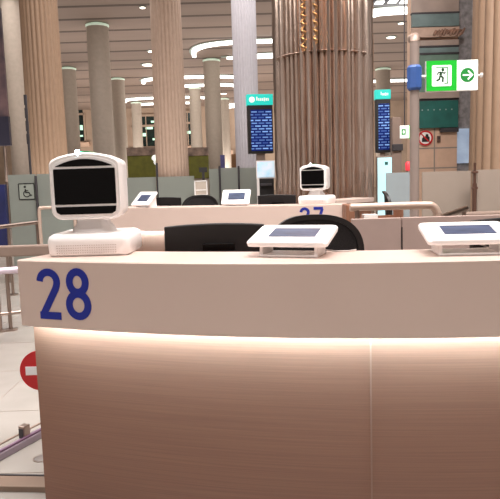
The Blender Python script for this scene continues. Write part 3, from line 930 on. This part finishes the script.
for y0, y1, m, dep, lab in bands:
    a = at(434, y0, Y).z; b = at(434, y1, Y).z
    o = MB().box(((xl + xr) / 2, Y - dep / 2 - 0.002, (a + b) / 2), (xr - xl - 0.02, 0.08 + dep, a - b)).build('mural_band', m, bevel=0.006)
    tag(o, lab, 'mural', 'mural bands on the right-hand wall')
    if m is MSAND:
        k = MB(); rnd = random.Random(3)
        cz_ = (a + b) / 2
        for i in range(9):
            x = xl + 0.5 + i * 0.075
            k.tube([(x, Y - 0.09, cz_ - 0.07 + rnd.uniform(-.03, .03)), (x + 0.06, Y - 0.1, cz_ + rnd.uniform(-0.03, 0.05)), (x + 0.13, Y - 0.09, cz_ + rnd.uniform(-0.06, 0.09))], [0.03, 0.04, 0.02], 8)
        k.build('relief_figure', MOCHA, o, smooth=60)
    if m is GTEAL:
        for i in range(6):
            MB().box((xl + 0.25 + i * 0.14, Y - 0.055, b + 0.42), (0.03, 0.02, 0.03)).build('stud', mat('dim_white_dots', (150, 170, 165), 0.5), o)
for y0, y1, in ((12.5, 14.5), (46, 47.8), (53, 55), (99, 101)):
    a = at(434, y0, Y).z; b = at(434, y1, Y).z
    struct(MB().box(((xl + xr) / 2, Y - 0.0, (a + b) / 2), (xr - xl, 0.12, a - b - 0.004)).build('trim_%d' % (70 + int(y0)), MDARK))
# tile joints
for y0 in (148, 168):
    z = at(434, y0, Y).z
    struct(MB().box(((xl + xr) / 2, Y + 0.048, z), (xr - xl, 0.006, 0.03)).build('trim_%d' % (300 + y0), GROUT))
for x0_ in (435,):
    x = at(x0_, 150, Y).x
    zt_ = at(434, 128, Y).z
    struct(MB().box((x, Y + 0.047, zt_ / 2), (0.03, 0.006, zt_)).build('trim_%d' % (500 + x0_), GROUT))
# signs on the tiles
p = at(425.5, 138, Y)
t = thing('prohibition_sign', 'round red-ringed prohibition sign with dark icon on peach tiles', 'sign', (p.x, Y + 0.03, p.z))
rr_ = 7.6 * Y / FPX
MB().disk((0, 0.0, 0), rr_, (1, 0, 0), (0, 0, 1), (0, -0.02, 0), 32).build('plate', SIGNW, t)
k = MB(); fn3 = lambda u, v, d: Vector((u, -0.0205 - d, v))
k.stroke(arc(0, 0, rr_ * 0.88, 0, 360, 36), rr_ * 0.22, fn3, 0.006); k.stroke([(-rr_ * 0.62, rr_ * 0.62), (rr_ * 0.62, -rr_ * 0.62)], rr_ * 0.16, fn3, 0.006)
k.build('red_ring', REDM, t)
k = MB().extr([fn3(x * rr_, z * rr_, 0) for x, z in [(-0.45, -0.5), (0.55, -0.5), (0.55, 0.1), (0.4, 0.2), (0.35, 0.5), (0.05, 0.5), (0.0, 0.2), (-0.3, 0.15), (-0.45, -0.1)]], (0, -0.003, 0)).build('icon', BLACK, t)
p = at(439, 139, Y)
t = thing('wall_intercom', 'small dark plaque on the peach tiles right of the prohibition sign', 'plaque', (p.x, Y + 0.03, p.z))
MB().box((0, -0.01, 0), (0.08, 0.04, 0.15)).build('plate', mat('umber_plate', (96, 70, 58), 0.5), t, bevel=0.006)
MB().box((0, -0.035, 0.02), (0.04, 0.01, 0.04)).build('button', MDARK, t, bevel=0.003)
a = at(440, 128, Y); b = at(458, 132, Y)
tag(MB().box(((a.x + b.x) / 2, Y - 0.01, (a.z + b.z) / 2), (b.x - a.x, 0.1, 0.1)).build('wall_ledge', MDARK, bevel=0.006), 'dark slot ledge under the deep teal board', 'ledge')


# ------------------------------------------------------------------ flight displays and totems
def flight_display(px0, px1, py0, pyh, py1, D, rz, label, icon=True):
    a = at(px0, py0, D); b = at(px1, py1, D)
    cx = (a.x + b.x) / 2; w = (b.x - a.x); z1 = at((px0 + px1) / 2, py0, D).z; z0 = at((px0 + px1) / 2, py1, D).z; zh = at((px0 + px1) / 2, pyh, D).z
    t = thing('flight_display', label, 'display', (cx, D, 0), rz, 'flight information displays')
    MB().box((0, 0.10, (z0 + zh) / 2), (w, 0.18, zh - z0)).build('cabinet', BLACK, t, bevel=0.01)
    s = MB().box((0, 0, 0), (w - 0.09, 0.012, zh - z0 - 0.16)).build('screen', SCREENB, t)
    s.location = (0.02, 0.006, (z0 + zh) / 2 - 0.02)
    hd = MB().box((0, 0.1, (z1 + zh) / 2), (w + 0.02, 0.2, z1 - zh)).build('header', TEAL, t, bevel=0.01)
    k = MB(); hh = (z1 - zh)
    if icon:
        k.disk((-w * 0.32, -0.002, (z1 + zh) / 2), hh * 0.27, (1, 0, 0), (0, 0, 1), (0, -0.004, 0), 16)
    for i in range(7):
        k.box((-w * 0.12 + i * w * 0.075, -0.003, (z1 + zh) / 2 + (0.02 if i == 0 else 0)), (w * 0.045, 0.006, hh * (0.34 if i in (0, 4) else 0.24)))
    k.build('header_lettering', WHLIT, hd)
    MB().box((0, 0.12, z0 / 2), (w * 0.34, 0.1, z0)).build('stand', TAUPE, t)
    MB().box((0, 0.12, 0.02), (w * 0.8, 0.4, 0.04)).build('foot', TAUPE, t, bevel=0.01)
    return t


flight_display(247, 274, 94, 105, 153.5, 14.0, math.radians(7), 'flight display with teal header left of the mirror column')
flight_display(375.5, 390.5, 89.5, 99, 152.5, 14.2, math.radians(-4), 'narrow flight display right of the mirror column', False)
# lit panels under the displays
p = at(266, 177, 12.6)
t = thing('check_in_machine', 'self-service machine with bright screen below the left flight display', 'kiosk', (p.x, 12.6, 0))
w = 19 * 12.6 / FPX; z1 = at(266, 160.5, 12.6).z; z0 = at(266, 178.5, 12.6).z
MB().box((0, 0.06, (z0 + z1) / 2), (w, 0.1, z1 - z0)).build('screen_housing', SIGNW, t, bevel=0.008)
MB().box((0, 0.006, (z0 + z1) / 2), (w - 0.05, 0.01, z1 - z0 - 0.05)).build('screen', WHITEL, t)
MB().box((0, 0.1, z0 / 2), (w * 0.8, 0.25, z0)).build('body', BLACK, t, bevel=0.01)
MB().box((-w / 2 + 0.03, -0.0, z0 / 2), (0.05, 0.12, z0)).build('side_rail', SIGNW, t)
MB().box((0, -0.05, z0 - 0.12), (w * 0.6, 0.14, 0.05)).build('keyboard_shelf', MDARK, t, bevel=0.006)
p = at(385, 200, 12.0)
t = thing('lit_panel_totem', 'tall cyan lit panel below the right flight display', 'display', (p.x, 12.0, 0))
w = 14 * 12.0 / FPX; z1 = at(385, 156, 12.0).z
MB().box((0, 0.08, z1 / 2), (w + 0.03, 0.12, z1)).build('cabinet', TAUPE, t, bevel=0.006)
MB().box((0, 0.012, z1 / 2 + 0.12), (w, 0.015, z1 - 0.3)).build('lit_face', CYANL, t)
MB().box((0.03, 0.002, z1 - 0.14), (0.06, 0.008, 0.06)).build('icon', GTEAL, t)
p = at(396, 150, 13.6)
t = thing('square_post', 'taupe square service post right of the narrow flight display', 'post', (p.x, 13.6, 0))
MB().box((0, 0, 1.35), (0.2, 0.2, 2.7)).build('shaft', TAUPE, t, bevel=0.01)
MB().box((0, 0, 0.04), (0.34, 0.34, 0.08)).build('base', STEEL, t, bevel=0.01)
MB().box((0.0, -0.12, at(394, 147, 13.2).z), (0.22, 0.12, 0.14)).build('device_box', MDARK, t, bevel=0.01)
p = at(404.5, 132, 11.0)
t = thing('small_exit_sign', 'small white and green exit sign hanging left of the pole', 'sign', (p.x, 11.0, p.z))
MB().box((0, 0, 0), (0.16, 0.04, 0.22)).build('face', WHLIT, t, bevel=0.006)
MB().box((-0.02, -0.021, 0.0), (0.075, 0.004, 0.10)).build('green_mark', ARROWG, t)
MB().box((-0.02, -0.024, 0.0), (0.03, 0.004, 0.05)).build('white_mark', WHLIT, t)
MB().box((0.09, 0.0, 0.0), (0.02, 0.05, 0.24)).build('edge_light', GREENL, t)
MB().tube([(0, 0, 0.11), (0, 0, ZCEIL - p.z)], 0.01, 8).build('hanger', MDARK, t)
p = at(408, 166, 11.2)
t = thing('signal_lamp', 'small red signal lamp post beside the exit sign pole', 'lamp', (p.x, 11.2, 0))
MB().tube([(0, 0, 0), (0, 0, p.z - 0.07)], 0.03, 12).build('post', TAUPE, t, smooth=60)
MB().lathe([(0.04, p.z - 0.08), (0.05, p.z - 0.06), (0.05, p.z + 0.05), (0.03, p.z + 0.08)], n=18).build('lens', REDL, t, smooth=40)


# ------------------------------------------------------------------ mid-distance partitions and panels (left and centre)
for i, (x0_, yt, x1_, D, lab) in enumerate([
    (122, 178, 156, 13.0, 'frosted glass panel just right of the kiosk head'),
    (158, 177, 194, 12.8, 'frosted glass panel behind the left tablet of counter 27'),
    (209, 169, 219, 13.4, 'narrow frosted glass panel right of the small framed notice'),
    (220, 168, 238, 13.4, 'frosted glass panel behind the right tablet of counter 27'),
    (239, 168, 256, 13.4, 'frosted glass panel left of the self-service machine')]):
    glass_panel(x0_, yt, x1_, D, FROST, lab)
for px, D, yt, lab in ((157, 12.9, 163, 'slim dark post between frosted panels under the pinkish column'), (219.5, 13.35, 166, 'slim dark post left of the panel behind the right rear tablet'),
                       (238.5, 13.35, 166, 'slim dark post right of the panel behind the right rear tablet'), (122, 12.95, 172, 'slim dark post at left end of frosted panels by kiosk head')):
    p = at(px, yt, D)
    t = thing('partition_post', lab, 'post', (p.x, D - 0.04, 0), 0, 'slim posts between frosted panels')
    MB().tube([(0, 0, 0.02), (0, 0, p.z)], 0.022, 10).build('post', MDARK, t, smooth=60)
    MB().lathe([(0.06, 0), (0.06, 0.02)], n=16).build('foot', STEEL, t)
a = at(201, 188, 12.5)
t = thing('framed_notice', 'small pale framed notice on frosted panels above the rear chair', 'notice', (a.x, 12.5, 0))
z = a.z
MB().box((0, 0, z), (0.24, 0.02, 0.3)).build('sheet', GREYCOL, t)
k = MB()
for sx in (-1, 1): k.box((sx * 0.12, -0.012, z), (0.02, 0.02, 0.3))
for sz in (-1, 1): k.box((0, -0.012, z + sz * 0.14), (0.24, 0.02, 0.02))
k.box((0, -0.012, z - 0.04), (0.2, 0.01, 0.02)); k.build('frame', SIGNW, t)
MB().tube([(0, 0.02, 0), (0, 0.02, z - 0.1)], 0.015, 8).build('stand', MDARK, t)


def far_block(name, x0_, y0, x1_, y1, D, m, label, cat, dep=0.6, group=None):
    a = at(x0_, y0, D); b = at(x1_, y1, D)
    t = thing(name, label, cat, ((a.x + b.x) / 2, D, 0), 0, group)
    w = b.x - a.x
    MB().box((0, dep / 2, (a.z + b.z) / 2), (w, dep, a.z - b.z)).build('panel', m, t, bevel=0.02)
    MB().box((0, dep / 2 + 0.05, b.z / 2), (w * 0.96, dep * 0.8, b.z)).build('base', GREYCOL, t)
    MB().box((0, dep / 2, a.z + 0.22), (w, dep + 0.1, 0.44)).build('frieze', mat('frieze_brown', (160, 136, 120), 0.6, noise=0.4, nscale=3), t)
    return t


far_block('olive_stall', 127, 156, 157.5, 178, 34, OLIVE, 'olive green walled stall left of the pinkish column', 'stall', group='olive stalls')
t2 = far_block('olive_stall', 185.5, 156, 209, 178, 34, OLIVE, 'olive green walled stall right of the pinkish column', 'stall', group='olive stalls')
p = at(156.5, 160, 30.5)
t = thing('clover_sign', 'small white rounded sign on the olive stall edge', 'sign', (p.x, 30.5, 0))
k = MB()
for dx, dz in ((-0.09, 0.1), (0.1, 0.06), (0.0, -0.1), (0.02, 0.14)):
    k.disk((dx, 0, p.z + dz), 0.14, (1, 0, 0), (0, 0, 1), (0, -0.05, 0), 16)
k.build('face', WHLIT, t); MB().tube([(0, 0.02, 0), (0, 0.02, p.z - 0.2)], 0.04, 10).build('pole', MDARK, t)
for px, y0, y1, wpx, m, lab in ((222.5, 155, 168, 4.5, VIOLET, 'small violet poster beyond the frosted panels'), (235.5, 154, 168, 8, BROWNP, 'small brown poster left of the left flight display')):
    D = 30; a = at(px, y0, D); b = at(px, y1, D)
    t = thing('standing_poster', lab, 'poster', (a.x, D, 0), 0, 'far standing posters')
    MB().box((0, 0, (a.z + b.z) / 2), (wpx * D / FPX, 0.08, a.z - b.z)).build('board', m, t)
    MB().box((0, 0, b.z / 2), (0.08, 0.06, b.z)).build('stand', MDARK, t)
a = at(199, 167, 26); b = at(207, 167, 26)
t = thing('dark_counter_screen', 'small dark monitor in front of the right olive stall', 'monitor', ((a.x + b.x) / 2, 26, 0))
MB().box((0, 0, a.z - 0.12), (b.x - a.x, 0.08, 0.2)).build('screen', BLACK, t)
MB().box((0, 0.03, (a.z - 0.2) / 2), (0.1, 0.08, a.z - 0.2)).build('stand', MDARK, t)

# ------------------------------------------------------------------ left side
Y = 10.5
a = at(8, 175, Y); b = at(36, 174, Y); c = at(54, 173, Y)
def gpan(x0_, x1_, lab):
    t = thing('glass_partition', lab, 'partition', ((x0_ + x1_) / 2, Y, 0), 0, 'frosted glass partitions')
    MB().box((0, 0, (a.z + 0.06) / 2), (x1_ - x0_, 0.02, a.z - 0.06)).build('pane', FROST, t)
    MB().box((0, 0, 0.03), (x1_ - x0_, 0.06, 0.06)).build('floor_channel', STEEL, t)
    return t
gpan(a.x, b.x - 0.01, 'greenish glass panel bearing the wheelchair sign')
gpan(b.x + 0.01, c.x + 0.3, 'greenish glass panel between wheelchair sign and kiosk head')
p = at(27, 191.5, Y)
t = thing('wheelchair_sign', 'square outlined black wheelchair sign on greenish glass', 'sign', (p.x, Y - 0.012, p.z))
sc = 15.5 * Y / FPX
MB().box((0, 0, 0), (sc, 0.004, sc)).build('plate', mat('sage_film', (138, 144, 135), 0.5), t)
k = MB(); fn4 = lambda u, v, d: Vector((u * sc, -0.003 - d, v * sc))
for st in ([(-.5, -.5), (.5, -.5)], [(.5, -.5), (.5, .5)], [(.5, .5), (-.5, .5)], [(-.5, .5), (-.5, -.5)]):
    k.stroke(st, 0.06, fn4, 0.003)
k.stroke([(-0.08, 0.16), (-0.06, -0.06), (0.14, -0.06), (0.24, -0.26), (0.32, -0.22)], 0.075, fn4, 0.003)
k.stroke([(-0.07, 0.06), (0.1, 0.06)], 0.06, fn4, 0.003)
k.stroke(arc(0.0, -0.14, 0.2, 130, 330, 16), 0.06, fn4, 0.003)
k.disk(fn4(-0.1, 0.3, 0), 0.075 * sc, (1, 0, 0), (0, 0, 1), (0, -0.003, 0), 14)
k.build('wheelchair_mark', BLACK, t)
p = at(36.2, 170, Y)
t = thing('partition_post', 'slim dark post right of the wheelchair sign', 'post', (p.x, Y - 0.05, 0), 0, 'slim posts between frosted panels')
MB().tube([(0, 0, 0.02), (0, 0, at(36, 176, Y).z)], 0.02, 10).build('post', MDARK, t, smooth=60)
MB().lathe([(0.06, 0), (0.06, 0.02)], n=16).build('foot', STEEL, t)
# tall dark slit post next to the fluted column
p = at(30, 150, 18.5)
t = thing('slim_mast', 'slim dark mast hugging the left edge of beige fluted column', 'post', (at(28.5, 140, 18.5).x, 18.5, 0))
MB().tube([(0, 0, 0.02), (0, 0, at(28, 95, 18.5).z)], 0.035, 10).build('mast', MDARK, t, smooth=60)
for k_ in range(4):
    MB().box((0, -0.02, at(28, 100 + 13 * k_, 18.5).z), (0.085, 0.06, 0.3)).build('fitting', MDARK, t, bevel=0.01)
# navy panel and plum banner at the edge
a = at(-14, 185, 9.5); b = at(5.5, 185, 9.5)
t = thing('navy_kiosk_panel', 'navy blue board at the left picture edge beside the glass', 'board', ((a.x + b.x) / 2, 9.5, 0))
MB().box((0, 0, (a.z + 0.5) / 2), (b.x - a.x, 0.08, a.z - 0.5)).build('board', NAVY, t, bevel=0.006)
for sx in (-0.3, 0.3): MB().box((sx * (b.x - a.x), 0.02, 0.28), (0.04, 0.04, 0.56)).build('leg', STEEL, t)
a = at(-20, 15, 22); b = at(9, 122, 22)
zt = at(-5, 8, 22).z; zb_ = at(0, 146, 22).z
t = thing('banner_totem', 'dark plum banner stand at left picture edge beside the pale column', 'banner', ((a.x + b.x) / 2, 22, 0))
MB().box((0, 0, (zt + zb_) / 2), (b.x - a.x, 0.12, zt - zb_)).build('banner', PLUM, t)
MB().box((0, -0.02, zb_ + 0.5), (b.x - a.x + 0.05, 0.16, 1.0)).build('lower_board', mat('ink_board', (44, 42, 58), 0.4), t)
MB().tube([(0.1, 0.12, 0), (0.1, 0.12, zt)], 0.06, 12).build('pole', STEEL, t, smooth=60)


def rail(name, label, A, B, r, m, posts, base=True, flat=None, lower=None):
    A = Vector(A); B = Vector(B)
    t = thing(name, label, 'handrail', (A.x, A.y, 0)); off = Vector((A.x, A.y, 0))
    d = (B - A)
    if flat:
        ang = math.atan2(d.y, d.x)
        MB(off).box((A + B) / 2, (d.length, flat[0], flat[1]), Matrix.Rotation(ang, 3, 'Z')).build('top_rail', m, t, bevel=min(flat) * 0.2)
    else:
        MB(off).tube([A, B], r, 14).build('top_rail', m, t, smooth=60)
    for u in posts:
        q = A.lerp(B, u)
        MB(off).tube([(q.x, q.y, 0.01), (q.x, q.y, q.z)], 0.02, 12).build('post', STEEL, t, smooth=60)
        MB(off).lathe([(0.07, 0), (0.07, 0.012), (0.03, 0.02)], (q.x, q.y, 0), 18).build('post_foot', STEEL, t, smooth=40)
    if lower:
        MB(off).tube([(A.x, A.y, lower), (B.x, B.y, lower)], 0.02, 10).build('lower_rail', STEEL, t, smooth=60)
    return t


# taupe flat rail next to kiosk base
A = at(-30, 252, 5.6); B = at(66, 249.5, 5.6)
rail('guard_rail', 'wide flat taupe guard rail left of the front kiosk base', A, B, 0, TAUPE, (0.1, 0.9), flat=(0.07, 0.10))
# lilac pipe with posts
g = atz(11, 330, 0.0)
h = at(11, 270.5, g.y).z
A = Vector((g.x - 0.75, g.y - 0.35, h)); B = Vector((g.x + 0.75, g.y + 0.35, h))
rail('lilac_rail', 'low lilac-grey pipe rail just left of number 28', A, B, 0.036, mat('lilac_tube', (214, 198, 212), 0.35, 0.3), (0.5, 0.44), lower=at(11, 313, g.y).z)
# slim handrail in front of the glass
A = at(-20, 229.5, 7.9); B = at(75, 216, 9.95)
rail('slim_handrail', 'slim steel handrail in front of the wheelchair-sign glass', A, Vector((B.x, B.y, A.z)), 0.028, STEEL, (0.25, 0.54, 0.9))
# gate loop
Y = 8.3
a = at(39, 208, Y); b = at(74, 207, Y)
t = thing('gate_loop', 'beige tubular gate loop left of the kiosk neck', 'gate', (a.x, Y, 0))
off = Vector((a.x, Y, 0))
path = [Vector((a.x, Y, 0.02)), Vector((a.x, Y, 0.6)), Vector((a.x, Y, a.z - 0.06)), Vector((a.x + 0.04, Y, a.z - 0.005)), Vector((a.x + 0.12, Y, a.z)), Vector((b.x - 0.12, Y, a.z)), Vector((b.x - 0.04, Y, a.z - 0.005)), Vector((b.x, Y, a.z - 0.06)), Vector((b.x, Y, 0.6)), Vector((b.x, Y, 0.02))]
MB(off).tube(smooth_path(path, 6), 0.024, 12).build('frame', mat('beige_tube', (204, 180, 164)), t, smooth=60)
MB(off).box(((a.x + b.x) / 2, Y, 0.7), (b.x - a.x - 0.06, 0.012, 0.7)).build('infill_pane', FROST, t)

# ---- no-entry sign, floor channel, kerb (bottom left)
D = 2.95
p = at(40.3, 370.5, D)
t = thing('no_entry_sign', 'round red no-entry sign half hidden by counter 28', 'sign', (p.x, D, 0))
rs = 21 * D / FPX
MB().disk((0, 0, p.z), rs, (1, 0, 0), (0, 0, 1), (0, 0.008, 0), 48).build('disc', REDM, t)
MB().box((0, -0.002, p.z), (rs * 1.42, 0.004, rs * 0.42)).build('white_bar', SIGNW, t)
MB().tube([(0.022, 0.022, 0.01), (0.022, 0.022, p.z + 0.03)], 0.011, 10).build('post', STEEL, t, smooth=60)
MB().lathe([(0.06, 0), (0.06, 0.012), (0.02, 0.02)], (0.03, 0.04, 0), 20).build('foot', STEEL, t, smooth=40)

a = atz(-6, 454.5, 0.04); b = atz(64, 417, 0.04)
t = thing('floor_channel_rail', 'lilac-grey floor rail slanting behind the foot of counter 28', 'rail', (a.x, a.y, 0))
d = (b - a); ang = math.atan2(d.y, d.x); L_ = d.to_2d().length; Rz = Matrix.Rotation(ang, 3, 'Z'); nrm = Rz @ Vector((0, 1, 0))
mid = (d / 2); mid.z = 0
MB().box(mid + Vector((0, 0, 0.02)), (L_, 0.06, 0.04), Rz).build('channel', PURPLE, t, bevel=0.006)
MB().box(mid + Vector((0, 0, 0.045)) - nrm * 0.012, (L_, 0.014, 0.012), Rz).build('dark_insert', mat('plum_gasket', (118, 88, 112), 0.5), t)
MB().box(mid + nrm * 0.14 + Vector((0, 0, 0.004)), (L_, 0.012, 0.008), Rz).build('edge_strip', TAUPE, t)
q = atz(27.5, 437, 0.04) - a; q.z = 0
MB().box(q + Vector((0, 0, 0.065)) + nrm * 0.02, (0.05, 0.045, 0.09), Rz).build('clamp', STEEL, t, bevel=0.005)
MB().box(q + Vector((0, 0, 0.065)) + nrm * 0.02 - Rz @ Vector((0.026, 0, 0)), (0.008, 0.03, 0.06), Rz).build('clamp_slot', MDARK, t)
a = atz(-40, 477.5, 0.03); b = atz(80, 479.5, 0.03)
t = thing('floor_kerb', 'taupe floor kerb crossing the bottom left corner', 'kerb', (a.x, a.y, 0))
wd = a.y - atz(-40, 488, 0.03).y
KT = mat('kerb_taupe', (134, 112, 96), 0.45, 0.1, noise=0.05)
Rk = Matrix.Rotation(math.atan2(b.y - a.y, b.x - a.x), 3, 'Z')
MB().box(((b.x - a.x) / 2, -wd / 2, 0.015), (b.x - a.x, wd, 0.03), Rk).build('kerb_bar', KT, t, bevel=0.004)
MB().box(((b.x - a.x) / 2, 0.008, 0.016), (b.x - a.x, 0.012, 0.032), Rk).build('back_edge', MDARK, t)
p = atz(42, 458.5, 0.0)
t = thing('floor_socket', 'round grey floor cap beside the foot of counter 28', 'floor cap', (p.x, p.y, 0))
MB().lathe([(0.042, 0), (0.042, 0.004), (0.034, 0.006)], n=28).build('lid', mat('grey_cap', (140, 134, 130), 0.4, 0.4), t, smooth=40)
MB().lathe([(0.048, 0), (0.048, 0.003)], n=28).build('rim', STEEL, t)
